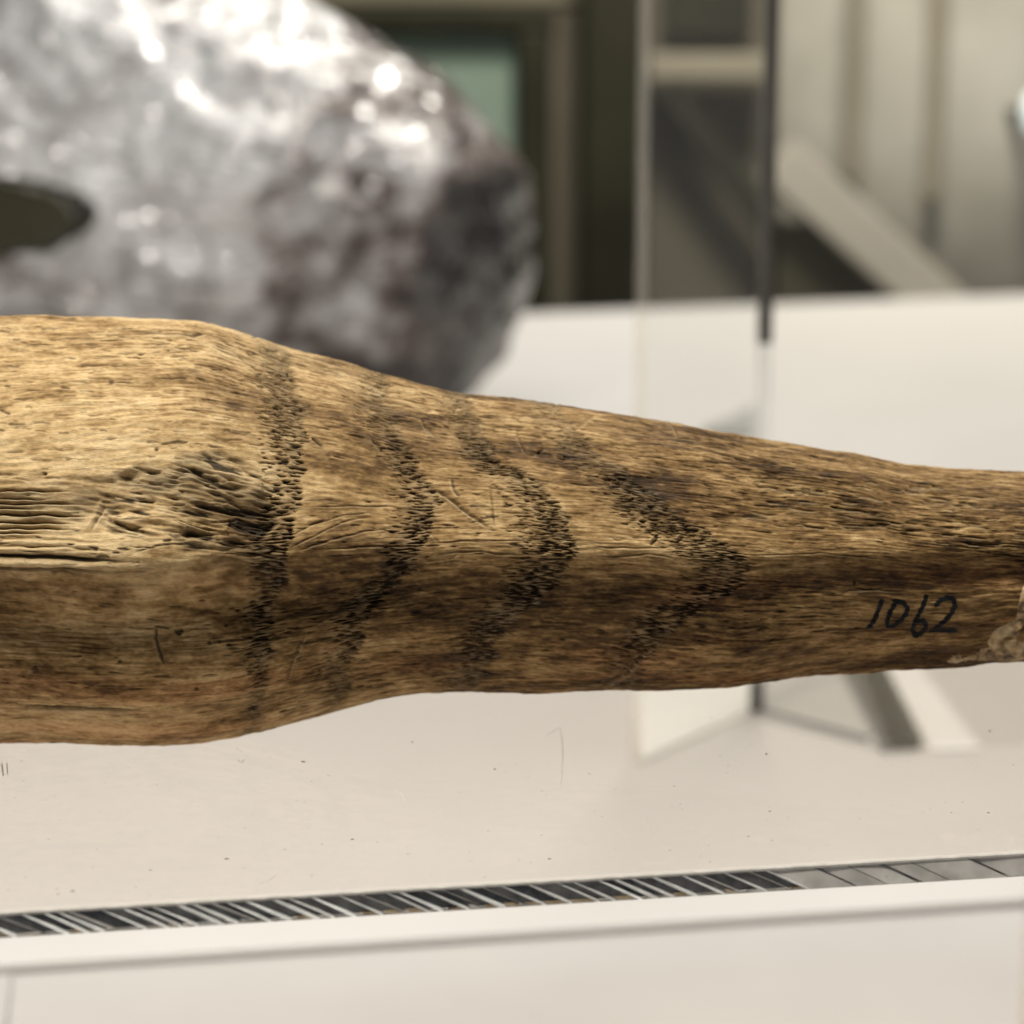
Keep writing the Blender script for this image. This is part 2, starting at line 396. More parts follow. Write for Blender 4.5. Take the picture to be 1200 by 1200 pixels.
# scalloped facets cut with a knife, mostly on the upper flank of the neck
for k in range(60):
    dent(rng.uniform(250, 1000), rng.uniform(470, 800), rng.uniform(14, 40), rng.uniform(7, 16), rng.uniform(0.6, 2.0), 0, rng.normal(0.1, 0.4))
# lifted flake line under the fourth ring
cut([(700,806),(735,790),(752,765),(775,748)], 2.0, 2.6, 0.6, 1.4)
cut([(335,800),(345,770),(360,740)], 1.4, 1.6, 0.35, 0.6)
# torn-out hollow beside the first ring: steep upper rim, rough dark fibres
pg = np.array([(-80,566),(20,563),(60,555),(120,556),(165,546),(205,538),(255,529),(290,540),(326,562),(334,610),(322,650),(292,668),(262,652),(235,640),(190,636),(150,634),(118,616),(60,628),(-80,628)], float)
xw = X + samp(field(9, 6, 730), U0, V0)*8; yw = YP + samp(field(11, 5, 731), U0, V0)*6.5
ins = np.zeros(X.shape, bool); pd = np.full(X.shape, 1e9)
for a, b in zip(pg, np.roll(pg, -1, 0)):
    ins ^= ((a[1] > yw) != (b[1] > yw)) & (xw < (b[0]-a[0])*(yw-a[1])/(b[1]-a[1]+1e-9)+a[0])
    dv = b-a; t = np.clip(((xw-a[0])*dv[0]+(yw-a[1])*dv[1])/(dv@dv), 0, 1); pd = np.minimum(pd, np.hypot(xw-a[0]-t*dv[0], yw-a[1]-t*dv[1]))
sdp = np.where(ins, pd, -pd)
hm = ss(-5, 14, sdp)*front
H -= hm*4.0*(0.35+0.65*ss(60, 170, X))
DK = np.maximum(DK, hm*(0.16+0.28*ss(110, 200, X)+0.16*samp(field(20, 8, 732), U0, V0)))
hm = hm*(0.3+0.7*ss(90, 150, X))
c_, s_ = math.cos(0.17), math.sin(0.17)
tf = samp(field(8, 1.15, 720), U0*c_+V0*s_, -U0*s_+V0*c_); tf2 = samp(field(5, 1.2, 721), U0*c_+V0*s_, -U0*s_+V0*c_)
tf = 0.75*tf + 0.9*(0.8-np.abs(samp(field(20, 3.2, 722), U0*c_+V0*s_, -U0*s_+V0*c_))); H += hm*(tf*1.25+tf2*0.8+samp(field(9, 7, 723), U0, V0)*1.6); DK = np.maximum(DK, hm*ss(0.35, 1.5, -(tf+0.5*tf2))*0.93); LT = np.maximum(LT, hm*ss(0.9, 2.0, tf)*0.7)
# ---- colour
lowf = samp(field(55, 26, 700), U0, V0); streak = samp(field(24, 2.0, 701), U0, V1); fine = samp(field(6.5, 1.15, 702), U0, V1); mott = samp(field(5, 3.2, 703), U0, V0); blot = samp(field(16, 9, 709), U0, V0); spk = samp(field(1.7, 1.2, 710), U0, V0)
tone = 0.575 + 0.09*lowf + 0.03*streak + 0.06*fine + 0.055*mott + 0.055*blot + 0.045*spk
tone += 0.16*(1-ss(60, 520, X)) - 0.15*ss(250, 560, X) - 0.05*ss(700, 1100, X)
stain = ss(0.5, 1.8, samp(field(22, 8, 754), U0, V1)); tone -= 0.12*stain
low = ss(-0.05, 0.22, -(q+0.05)+0.05*samp(field(60, 16, 706), U0, V0)); low = low*(1-0.45*ss(0.28, 0.6, -q+0.08*samp(field(70, 20, 708), U0, V0))); tone -= low*(1-0.3*ss(350, 700, X))*(0.19+0.05*samp(field(50, 18, 707), U0, V0))   # uneven brown patina on the lower flank, with under-ridge shade painted in
tone = np.clip(tone, 0, 1)
pal = np.array([[0.037,0.0185,0.006],[0.132,0.071,0.023],[0.33,0.203,0.080],[0.57,0.392,0.188],[0.73,0.545,0.30]])
ks = np.array([0, 0.25, 0.5, 0.75, 1.0])
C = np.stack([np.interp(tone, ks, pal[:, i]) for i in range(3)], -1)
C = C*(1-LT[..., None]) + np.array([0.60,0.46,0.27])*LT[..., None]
DK = np.clip(DK, 0, 1)[..., None]
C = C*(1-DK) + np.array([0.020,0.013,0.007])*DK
# reddish patina on part of the lower flank
red = (ss(0.2, 1.6, samp(field(70, 14, 705), U0, V1))*ss(0, 0.3, -q))[..., None]
C = C*(1-0.35*red) + C*np.array([1.12, 0.82, 0.78])*0.35*red
dense = ((xs >= XA-1) & (xs <= XE+1)).astype(float)[None, :]
H = np.clip(H, -24, 7)*(0.25+0.75*dense)*np.concatenate([np.ones(NF), np.zeros(ny-NF)])[:, None]
PX = XO + nX*H; PY = Yv + nY*H; PZ = ZP + nZ*H
# club local frame: x along the club, y away from the viewer, z up
verts = np.empty((ny*nx+2, 3)); verts[:-2, 0] = ((PX-600)*S).ravel(); verts[:-2, 1] = (-PZ*S).ravel(); verts[:-2, 2] = (PY*S).ravel()
verts[-2] = ((xs[0]-60-600)*S, 0, (600-mid[0])*S); verts[-1] = ((xs[-1]+40-600)*S, 0, (600-mid[-1])*S)
idx = np.arange(ny*nx).reshape(ny, nx); nxt = np.roll(idx, -1, 0)
quads = np.stack([idx[:, :-1], nxt[:, :-1], nxt[:, 1:], idx[:, 1:]], -1).reshape(-1, 4)
tl = np.stack([idx[:, 0], np.full(ny, ny*nx), nxt[:, 0]], -1); tr_ = np.stack([idx[:, -1], nxt[:, -1], np.full(ny, ny*nx+1)], -1)
me = bpy.data.meshes.new('club_body')
nq, nt = len(quads), len(tl)*2
me.vertices.add(len(verts)); me.vertices.foreach_set('co', verts.astype(np.float32).ravel())
me.loops.add(nq*4+nt*3); me.loops.foreach_set('vertex_index', np.concatenate([quads.ravel(), tl.ravel(), tr_.ravel()]).astype(np.int32))
me.polygons.add(nq+nt); ls = np.concatenate([np.arange(nq)*4, nq*4+np.arange(nt)*3]).astype(np.int32)
me.polygons.foreach_set('loop_start', ls)
me.update(calc_edges=True); me.validate()
me.polygons.foreach_set('use_smooth', np.ones(nq+nt, bool))
ca = me.attributes.new('wood_tone', 'FLOAT_COLOR', 'POINT')
cc = np.ones((len(verts), 4), np.float32); cc[:-2, :3] = C.reshape(-1, 3); cc[-2:, :3] = (0.3, 0.2, 0.1)
ca.data.foreach_set('color', cc.ravel())
m = NT('aged_wood')
at = m.n('ShaderNodeAttribute', attribute_name='wood_tone'); v = m.obj((1, 4.5, 4.5))
n1 = m.noise(1500, 5, 0.7, v); r1 = m.ramp(n1.outputs['Fac'], [(0.3, (0.62, 0.60, 0.58)), (0.68, (1.22, 1.22, 1.2))])
mx = m.n('ShaderNodeMix', data_type='RGBA', blend_type='MULTIPLY'); mx.inputs[0].default_value = 0.75
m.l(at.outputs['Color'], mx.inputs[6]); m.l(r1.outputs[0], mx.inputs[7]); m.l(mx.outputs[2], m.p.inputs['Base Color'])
m.bump(n1.outputs['Fac'], 0.6, 0.0003)
rr = m.ramp(n1.outputs['Fac'], [(0.3, (0.75,)*3), (0.7, (0.5,)*3)]); m.l(rr.outputs[0], m.p.inputs['Roughness'])
m.p.inputs['Specular IOR Level'].default_value = 0.22
mat_wood = m.m
club = empty('wooden_club')
axis_c = CAM + FWD*D0
club.location = axis_c; club.rotation_euler = (-P, 0, 0)
bpy.context.view_layer.update()
tag(club, 'carved weathered wooden club with growth rings and handwritten number, lying across the clear sheet', 'club')
link('body', me, mat_wood, club)
rot = np.array(club.matrix_world.to_3x3())
zmin = (verts[:-2][:, None, :] if False else (verts[:-2] @ rot.T))[:, 2]
sel = (verts[:-2, 0] > -0.2) & (verts[:-2, 0] < 0.2)
ZS = float(zmin.min()) + axis_c.z + 0.0001           # top of the sheet the club lies on
print('sheet top z', ZS)

# handwritten inventory number, a film of ink on the wood
mid_f = lambda x: np.interp(x, xs, mid); half_f = lambda x: np.interp(x, xs, half)
def surf(x, y, lift=0.0):
    """world-free local point on the carved surface at photograph column x, row y"""
    x_, y_ = x, y; zz = np.zeros_like(x)
    for it in range(6):
        x = 600+(x_-600)*(1-zz*S/D0); y = 600+(y_-600)*(1-zz*S/D0)
        t = np.clip((mid_f(x)-y)/half_f(x), -1, 1); ph = np.arcsin(t)
        ia = np.clip(((np.radians(102)-ph)/np.radians(204)*(NF-1)).astype(int), 0, NF-1); ja = np.clip(np.interp(x, xs, np.arange(nx)).astype(int), 0, nx-1)
        zz = np.maximum(ZP[ia, ja], 0)
    fi = (np.radians(102)-ph)/np.radians(204)*(NF-1); fj = np.interp(x, xs, np.arange(nx))
    i = np.clip(np.floor(fi).astype(int), 0, NF-2); j = np.clip(np.floor(fj).astype(int), 0, nx-2); a = fi-i; b = fj-j
    def g(A): return (A[i, j]*(1-b)+A[i, j+1]*b)*(1-a)+(A[i+1, j]*(1-b)+A[i+1, j+1]*b)*a
    gx, gy, gz = g(PX)+g(nX)*lift, g(PY)+g(nY)*lift, g(PZ)+g(nZ)*lift
    return np.stack([(gx-600)*S, -gz*S, gy*S], -1)
strokes = [
    [(1033,704),(1029,715),(1024,726),(1019,734)], [(1018,735),(1021,734)],
    [(1049,706),(1043,716),(1039,727),(1040,733),(1046,733),(1054,727),(1061,719),(1063,711),(1058,706),(1048,704)],
    [(1086,700),(1082,709),(1077,717),(1072,727),(1069,738),(1072,744),(1078,743),(1084,736),(1085,730),(1081,726),(1075,727)],
    [(1097,709),(1102,704),(1111,701),(1118,703),(1119,710),(1114,719),(1105,728),(1096,736),(1092,738)], [(1091,738),(1104,738),(1119,738)]]
gs = 0.45
gx = np.arange(1008, 1130, gs); gy = np.arange(692, 756, gs)
GX, GY = np.meshgrid(gx, gy)
wob = np.random.default_rng(5).standard_normal(GX.shape)
dist = np.full(GX.shape, 1e9)
for st in strokes:
    st = np.array(st, float)
    for a, b in zip(st[:-1], st[1:]):
        dv = b-a; t = np.clip(((GX-a[0])*dv[0]+(GY-a[1])*dv[1])/(dv@dv+1e-9), 0, 1)
        dist = np.minimum(dist, np.hypot(GX-a[0]-t*dv[0], GY-a[1]-t*dv[1]))
inkm = dist < 3.25+0.5*wob
vv = surf(GX.ravel(), GY.ravel(), 0.55)
ii = np.arange(GX.size).reshape(GX.shape)
ok = inkm[:-1, :-1] & inkm[1:, :-1] & inkm[1:, 1:] & inkm[:-1, 1:]
fq = np.stack([ii[:-1, :-1], ii[1:, :-1], ii[1:, 1:], ii[:-1, 1:]], -1)[ok]
used, inv = np.unique(fq, return_inverse=True)
ink = mesh_of(vv[used], inv.reshape(-1, 4).tolist(), 'ink', True)
mat_ink = paint('black_ink', (0.006, 0.007, 0.009), (0.014, 0.015, 0.018), 900, 0.75, spec=0.15)
tag(link('inked_number', ink, mat_ink, club), 'handwritten black number 1062')

# pale crusty lump at the thin end
def lump(poly, hgt, seed, mat, name):
    gx = np.arange(1095, 1262, 1.1); gy = np.arange(670, 800, 1.1); GX, GY = np.meshgrid(gx, gy)
    poly = np.array(poly, float)
    inside = np.zeros(GX.shape, bool); dist = np.full(GX.shape, 1e9)
    for a, b in zip(poly, np.roll(poly, -1, 0)):
        c = ((a[1] > GY) != (b[1] > GY)) & (GX < (b[0]-a[0])*(GY-a[1])/(b[1]-a[1]+1e-9)+a[0]); inside ^= c
        dv = b-a; t = np.clip(((GX-a[0])*dv[0]+(GY-a[1])*dv[1])/(dv@dv), 0, 1)
        dist = np.minimum(dist, np.hypot(GX-a[0]-t*dv[0], GY-a[1]-t*dv[1]))
    sd = np.where(inside, dist, -dist)
    f1 = field(7, 5, seed)[:GX.shape[0], :GX.shape[1]]; f2 = field(2.5, 2, seed+1)[:GX.shape[0], :GX.shape[1]]
    h = hgt*np.clip((sd+1.5+f1*1.5)/11, -0.25, 1)**1.0 + (f1*2.2+f2*1.5)*np.clip(sd/5, 0, 1)
    hole = np.exp(-(((GX-1200)/9)**2+((GY-738)/12)**2)); h -= hole*14
    keep = h > -1.5
    yb = np.interp(GX, xs, bot)-1.5; GYc = np.minimum(GY, yb)
    vv = surf(GX.ravel(), GYc.ravel(), h.ravel()); 
    ii = np.arange(GX.size).reshape(GX.shape)
    ok = keep[:-1, :-1] & keep[1:, :-1] & keep[1:, 1:] & keep[:-1, 1:] & (GY[1:, 1:] <= yb[1:, 1:]+1)
    fq = np.stack([ii[:-1, :-1], ii[1:, :-1], ii[1:, 1:], ii[:-1, 1:]], -1)[ok]
    used, inv = np.unique(fq, return_inverse=True)
    return link(name, mesh_of(vv[used], inv.reshape(-1, 4).tolist(), name, True), mat, club)
m = NT('pale_crust'); v = m.obj(); n1 = m.noise(420, 5, 0.6, v)
r1 = m.ramp(n1.outputs['Fac'], [(0.38, (0.06, 0.036, 0.016)), (0.5, (0.30, 0.20, 0.095)), (0.64, (0.56, 0.43, 0.25))]); m.l(r1.outputs[0], m.p.inputs['Base Color'])
m.p.inputs['Roughness'].default_value = 0.7; m.bump(n1.outputs['Fac'], 0.6, 0.0006)
tag(lump([(1112,776),(1130,762),(1150,750),(1170,736),(1190,726),(1196,705),(1203,690),(1262,680),(1262,776),(1200,772),(1160,774)], 7, 900, m.m, 'crust'), 'pale crusty patch at the thin end')

# ------------------------------------------------------------------ clear sheet on side legs, saw-marked front edge
TH = 0.0031
sl, sr = at_z(0, 1067, ZS), at_z(1200, 997, ZS)
u = (sr-sl).normalized(); nrm = Vector((u.y, -u.x, 0))        # towards the viewer
O = sl - u*0.075; LEN = (sr-sl).length + 0.16; DEP = 0.175
mat_clear = clear('clear_acrylic', (0.965, 0.945, 0.925))
sheet = empty('acrylic_riser', (O.x, O.y, 0.0), math.atan2(u.y, u.x))
tag(sheet, 'clear acrylic riser sheet with saw-marked front edge, under the wooden club', 'display stand')
# local: x along the front edge, y away from the viewer, z up
link('sheet', prism([(0, 0), (LEN, 0), (LEN, DEP), (0, DEP)], ZS-TH, ZS, 0.00025, 2), mat_clear, sheet)
for xl in (0.004, LEN-0.007):
    link('leg', prism([(xl, 0.004), (xl+0.003, 0.004), (xl+0.003, DEP-0.004), (xl, DEP-0.004)], 0.0004 if True else 0, ZS-TH-0.0002, 0.0002), mat_clear, sheet)
def glassy(name, a, b, rough, spec=0.6, scale=500):
    m = NT(name); v = m.obj((1, 1, 1)); n1 = m.noise(scale, 3, 0.6, v)
    r = m.ramp(n1.outputs['Fac'], [(0.35, a), (0.68, b)]); m.l(r.outputs[0], m.p.inputs['Base Color'])
    m.p.inputs['Roughness'].default_value = rough; m.p.inputs['Specular IOR Level'].default_value = spec
    n2 = m.noise(scale*2, 2, 0.5, v); m.bump(n2.outputs['Fac'], 0.25, 0.0001)
    return m.m
m_dark = glassy('dark_reflection_face', (0.030, 0.034, 0.040), (0.10, 0.105, 0.11), 0.22)  # dark reflections in the cut edge, painted as face colours
m_dark2 = glassy('slate_reflection_face', (0.05, 0.055, 0.06), (0.13, 0.13, 0.13), 0.3)
m_gold = glassy('amber_fleck', (0.38, 0.27, 0.13), (0.62, 0.50, 0.33), 0.3)
m_pale = glassy('bright_reflection_ridge', (0.55, 0.55, 0.54), (0.80, 0.80, 0.78), 0.3)  # bright reflections along the ridges, painted pale
m_mid = glassy('bright_reflection_face', (0.36, 0.345, 0.32), (0.56, 0.53, 0.50), 0.35, scale=220)  # brighter reflections towards the right, painted as a paler face
m_lip = glassy('polished_lip', (0.42, 0.40, 0.37), (0.60, 0.575, 0.535), 0.25)
PXM = LEN  # metres
def exs(px):                                              # photograph column along the edge -> metres along the edge
    p = at_z(px, 1067-70*px/1200, ZS); return (p-O).dot(u)
rnd = random.Random(4)
def slanted(x0, x1, z0, z1, lean, y0, y1, tilt=0.0, up=0.0):
    """thin slanted block on the sheet's front edge; y negative = proud of the edge"""
    a = lean*(ZS-0.0003-z1)/(TH); b = lean*(ZS-0.0003-z0)/(TH)
    c = [(x0+b, y0, z0), (x1+b, y0, z0), (x1+b, y1+tilt+up, z0), (x0+b, y1-tilt+up, z0),
         (x0+a, y0, z1), (x1+a, y0, z1), (x1+a, y1+tilt, z1), (x0+a, y1-tilt, z1)]
    c = [(p[0], -p[1], p[2]) for p in c]
    return box8([c[0], c[3], c[2], c[1], c[4], c[7], c[6], c[5]])
px = -130.0; zt, zb = ZS-0.00042, ZS-TH+0.00038
link('edge_lip', slanted(0.001, LEN-0.001, ZS-0.00040, ZS-0.00012, 0, 0.0001, 0.00055), m_lip, sheet)
link('edge_lip', slanted(0.001, LEN-0.001, ZS-TH+0.00006, ZS-TH+0.00022, 0, 0.0001, 0.00045), m_lip, sheet)
lean = 0.0064
while px < 1330:
    right = px > 890+rnd.uniform(-70, 60)
    wpx = rnd.uniform(14, 34) if not right else rnd.uniform(26, 75)
    x0, x1 = exs(px)-lean/2, exs(px+wpx)-lean/2
    if not right:
        mt = m_dark if rnd.random() < 0.75 else m_dark2
        rw = rnd.choice((0.0002, 0.0003, 0.0003, 0.00042, 0.0006))
    else:
        mt = m_mid
        rw = rnd.uniform(0.0002, 0.0010)
    fo = link('saw_facet', slanted(x0, x1-rw, zb, zt, lean, 0.00008, 0.00036+rnd.uniform(-.00008, .0001), rnd.uniform(-.0001, .0001), 0.0007 if mt is m_mid else 0.0), mt, sheet)
    rm = (m_pale if rnd.random() < 0.8 else m_mid) if not right else (m_dark2 if rnd.random() < 0.7 else m_dark)
    link('saw_ridge', slanted(x1-rw, x1, zb, zt, lean*rnd.uniform(0.98, 1.02), 0.00008, 0.00050, rnd.uniform(-.00008, .00012), 0.0008 if rm is m_pale else 0.0), rm, sheet)
    if not right and rnd.random() < 0.8:
        link('chip', slanted(x0+lean*0.0+rnd.uniform(0.0002, 0.0008), x1-rw-rnd.uniform(0, 0.0006), ZS-TH+0.00024, ZS-TH+0.00024+rnd.uniform(0.00016, 0.00045), lean, 0.0001, 0.00052), m_gold if rnd.random() < 0.75 else m_pale, sheet)
    px += wpx
# dust and scratches lying on the sheet
def sheet_pt(x, y): 
    p = at_z(x, y, ZS); dlt = p-O; return (dlt.dot(u), -dlt.dot(nrm))
bm = bmesh.new()
def speck(x, y, r, el=1.0, rotz=0.0):
    c = sheet_pt(x, y); vs = []
    n = 7
    for k in range(n):
        a = 2*math.pi*k/n; rr = r*rnd.uniform(0.7, 1.3)
        dx, dy = rr*el*math.cos(a), rr*math.sin(a)
        vs.append(bm.verts.new((c[0]+dx*math.cos(rotz)-dy*math.sin(rotz), c[1]+dx*math.sin(rotz)+dy*math.cos(rotz), ZS+0.00003)))
    t = bm.verts.new((c[0], c[1], ZS+0.00003+r*0.8))
    for k in range(n): bm.faces.new((vs[k], vs[(k+1) % n], t))
for (x, y) in ((483,870),(355,893),(580,902),(413,984),(265,1007),(834,842),(781,880),(898,884),(902,951),(1023,855),(1158,953),(68,1048),(85,1045),(176,1020),(644,1007),(1115,953),(1160,857)):
    speck(x, y, 0.00016*rnd.uniform(0.7, 1.3), rnd.uniform(1, 2.2), rnd.uniform(-0.6, 0.6))
for k in range(300):
    speck(rnd.uniform(-60, 1260), rnd.uniform(800, 1050), 0.00008*rnd.uniform(0.5, 1.2), rnd.uniform(1, 2.5), rnd.uniform(0, 3))
dm = bpy.data.meshes.new('dust'); bm.to_mesh(dm); bm.free()
tag(link('dust', dm, paint('dust_grey', (0.12, 0.10, 0.08), (0.30, 0.26, 0.22), 3000, 0.9), sheet), kind='stuff')
bm = bmesh.new()
def hair(pts, wd):
    cs = [Vector((*sheet_pt(*p), ZS+0.00006)) for p in pts]
    for a, b in zip(cs[:-1], cs[1:]):
        dv = (b-a).normalized(); s_ = Vector((-dv.y, dv.x, 0))*wd; h = Vector((0, 0, wd))
        v_ = [bm.verts.new(p) for p in (a-s_, b-s_, b+h, a+h, a+s_, b+s_)]
        bm.faces.new((v_[0], v_[1], v_[2], v_[3])); bm.faces.new((v_[3], v_[2], v_[5], v_[4]))
hair([(657,855),(660,880),(657,925)], 0.00003); hair([(757,957),(760,970),(764,985)], 0.00004); hair([(640,862),(650,857),(657,853)], 0.00003)
hair([(278,891),(283,894),(287,890)], 0.00004); hair([(303,1037),(315,1033),(324,1026)], 0.00005); hair([(462,925),(472,932),(476,940)], 0.00005); hair([(1030,885),(1040,893),(1046,898)], 0.00003); hair([(2,895),(4,910)], 0.00008); hair([(8,895),(9,908)], 0.00006)
dm = bpy.data.meshes.new('scratches'); bm.to_mesh(dm); bm.free()
tag(link('scratches', dm, paint('scratch_grey', (0.46, 0.43, 0.39), (0.58, 0.54, 0.50), 3000, 0.8), sheet), kind='stuff')

# ------------------------------------------------------------------ glass case corner behind the club
case = empty('glass_case', (0, 0, 0))
tag(case, 'clear glass case corner standing on the white table behind the club', 'glass case')
cor = at_z(886, 833, 0); nl = at_z(749, 894, 0); nr = at_z(1052, 878, 0); nr2 = at_z(1330, 868, 0)
def pane(a, b, th, z1, mat, name='pane', bev=0.0):
    dv = (b-a).normalized(); s_ = Vector((-dv.y, dv.x, 0))*th/2
    return link(name, prism([((a-s_).x, (a-s_).y), ((b-s_).x, (b-s_).y), ((b+s_).x, (b+s_).y), ((a+s_).x, (a+s_).y)], 0.0003, z1, bev), mat, case)
m_glA = clear('pane_glass', (0.985, 0.985, 0.975), haze=0.03, hazecol=(0.95, 0.94, 0.92))
m_glB = clear('grey_pane_glass', (0.975, 0.97, 0.96), haze=0.012, hazecol=(0.7, 0.68, 0.64))
HZ = 0.46
pane(nl, cor-(cor-nl).normalized()*0.003, 0.003, HZ, m_glA)
def bent_pane(path, th, z1, mat, name='pane'):
    """one sheet of glass following a smooth ground path"""
    L = []; n = len(path)
    for i, p in enumerate(path):
        dv = (path[min(i+1, n-1)]-path[max(i-1, 0)]).normalized(); s_ = Vector((-dv.y, dv.x, 0))*th/2
        L.append((p-s_, p+s_))
    V = []; Fc = []
    for a, b in L: V += [(a.x, a.y, 0.0003), (b.x, b.y, 0.0003), (b.x, b.y, z1), (a.x, a.y, z1)]
    for i in range(n-1):
        for k in range(4): Fc.append((i*4+k, i*4+(k+1) % 4, i*4+4+(k+1) % 4, i*4+4+k))
    Fc += [(3, 2, 1, 0), tuple((n-1)*4+k for k in range(4))]
    return link(name, mesh_of(V, [f[::-1] for f in Fc]), mat, case)
p0 = cor+(nr-cor).normalized()*0.003; p1 = nr2
path = [p0]
q0 = nr+(cor-nr).normalized()*0.012; q1 = nr+(nr2-nr).normalized()*0.012
for k in range(17):
    t = k/16; path.append(q0*(1-t)**2+nr*2*t*(1-t)+q1*t*t)
path.append(p1)
bp = bent_pane(path, 0.003, HZ, m_glB)
bmx = bmesh.new(); bmx.from_mesh(bp.data); bmesh.ops.recalc_face_normals(bmx, faces=bmx.faces); bmx.to_mesh(bp.data); bmx.free()
def solid_glass(name, col):
    m = NT(name); m.p.inputs['Base Color'].default_value = (*col, 1); m.p.inputs['Transmission Weight'].default_value = 1.0
    m.p.inputs['Roughness'].default_value = 0.0; m.p.inputs['IOR'].default_value = 1.49
    return m.m
m_edgeD = solid_glass('corner_glass', (0.88, 0.9, 0.89))
m_edgeL = clear('pale_glass_edge', (0.97, 0.96, 0.94), haze=0.10, hazecol=(0.9, 0.86, 0.8))
def post(c, wx, wy, z0, z1, mat, name):
    return link(name, prism([(c.x-wx, c.y-wy), (c.x+wx, c.y-wy), (c.x+wx, c.y+wy), (c.x-wx, c.y+wy)], z0, z1, 0.0004), mat, case)
def diamond(c, r, z0, z1, mat, name):
    return link(name, prism([(c.x, c.y-r), (c.x+r, c.y), (c.x, c.y+r), (c.x-r, c.y)], z0, z1, 0.0002), mat, case)
post(cor, 0.0018, 0.0018, 0.0004, HZ, m_edgeD, 'corner_seam')
m_white2 = paint('light_patch_white', (0.86, 0.85, 0.83), (0.89, 0.88, 0.86), 30, 0.5)
m_grey2 = paint('shade_patch_grey', (0.52, 0.51, 0.495), (0.56, 0.55, 0.535), 30, 0.5)
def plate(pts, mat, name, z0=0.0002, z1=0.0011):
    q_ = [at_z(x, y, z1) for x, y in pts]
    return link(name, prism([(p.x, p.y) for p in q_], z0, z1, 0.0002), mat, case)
plate([(752,891),(880,832),(878,760),(734,760)], m_white2, 'light_shade_card')  # added plate; its white stands in for a patch of light
plate([(893,838),(1044,878),(1012,790),(1000,760),(893,760)], m_grey2, 'light_shade_card')  # added plate; its grey stands in for shade beside the corner
plate([(1092,879),(1150,876),(1092,800),(1070,770),(1032,770)], m_white2, 'light_shade_card')  # added plate; its white stands in for a second lit patch
m_gask = paint('gasket_grey', (0.13, 0.13, 0.125), (0.2, 0.2, 0.19), 60, 0.4)
gd = (nr-cor).normalized(); gn = Vector((gd.y, -gd.x, 0))*0.0024
pane(cor+gd*0.004+gn, nr-gd*0.010+gn, 0.0015, 0.0022, m_gask, 'gasket')
m_strip = paint('refraction_dark', (0.030, 0.028, 0.024), (0.055, 0.05, 0.043), 40, 0.35)
post(cor, 0.0023, 0.0023, 0.127, HZ+0.001, m_strip, 'dark_refraction_strip')  # added dark strip imitating dark refraction in the clear corner glass
post(cor, 0.0023, 0.0023, 0.0003, 0.0115, m_strip, 'dark_refraction_foot')  # dark block added for the refraction at the bottom of the corner
post(nl - (cor-nl).normalized()*0.002, 0.0017, 0.0014, 0.0004, HZ, m_edgeL, 'polished_edge')

m_bar = clear('dark_smear_grey', (0.66, 0.66, 0.64), haze=0.10, hazecol=(0.25, 0.25, 0.24))
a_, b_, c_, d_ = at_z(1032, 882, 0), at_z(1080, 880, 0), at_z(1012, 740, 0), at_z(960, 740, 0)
bar = link('dark_smear_strip', prism([(p.x, p.y) for p in (a_, b_, c_, d_)], 0.0004, 0.0044, 0.0005), m_bar)  # added strip imitating a dark smear of shade and reflection
tag(bar, 'added smoky grey strip standing in for a dark smear of shade and reflection on the white table, half hidden under the club', 'strip')
wq = [at_z(x, y, 0.006) for x, y in ((822,502),(884,506),(886,474))]
wdg = link('reflection_wedge', prism([(p.x, p.y) for p in wq], 0.0004, 0.006, 0.0008), paint('wedge_grey', (0.30, 0.30, 0.28), (0.38, 0.375, 0.36), 20, 0.4))  # added wedge imitating a grey reflection of the pane
tag(wdg, 'small added grey wedge standing in for a pane reflection on the white table just left of the glass corner', 'wedge')
# ------------------------------------------------------------------ silvery rock with a hole
RY = 1.38
rc = at_y(140, 235, RY); kpx = (at_y(141, 235, RY)-rc).length
outl = [(625,255),(622,210),(590,165),(530,105),(450,55),(380,15),(300,-15),(150,-45),(-50,-50),(-250,0),(-370,100),(-400,240),(-360,380),(-250,470),(-50,505),(150,510),(350,505),(480,490),(545,462),(580,425),(608,370),(622,320)]
oa = np.array([math.atan2(-(p[1]-235), p[0]-140) for p in outl]); orr = np.array([math.hypot(p[0]-140, p[1]-235) for p in outl])
o_ = np.argsort(oa); oa = oa[o_]; orr = orr[o_]
bm = bmesh.new(); bmesh.ops.create_icosphere(bm, subdivisions=7, radius=1.0)
co = np.array([v.co for v in bm.verts])
al = np.arctan2(co[:, 2], co[:, 0]); R_ = np.interp(al, oa, orr, period=2*math.pi)
for v, r in zip(bm.verts, R_):
    c = v.co.copy(); k = r*kpx
    p = Vector((c.x*k, c.y*0.176, c.z*k))
    p0_ = p; p = p/1.357
    n = mnoise.noise(p*14)*0.012 + mnoise.noise(Vector((p.x*30, p.y*34, p.z*38))+Vector((3, 1, 2)))*0.008 + mnoise.noise(Vector((p.x*75, p.y*80, p.z*75)))*0.0045 + abs(mnoise.noise(p*150))*0.003
    lat = 0.35+0.65*abs(c.y)
    v.co = p0_ + c.normalized()*n*lat*1.357
rme = bpy.data.meshes.new('rock'); bm.to_mesh(rme); bm.free()
rme.polygons.foreach_set('use_smooth', [True]*len(rme.polygons))
m = NT('silvery_rock'); v = m.obj((0.737,)*3); vs = m.obj((0.44, 0.737, 1.1))
n1 = m.noise(17, 5, 0.65, v); n2 = m.noise(60, 4, 0.65, vs); n3 = m.noise(190, 3, 0.6, vs)
sep = m.n('ShaderNodeSeparateXYZ'); m.l(v, sep.inputs[0])
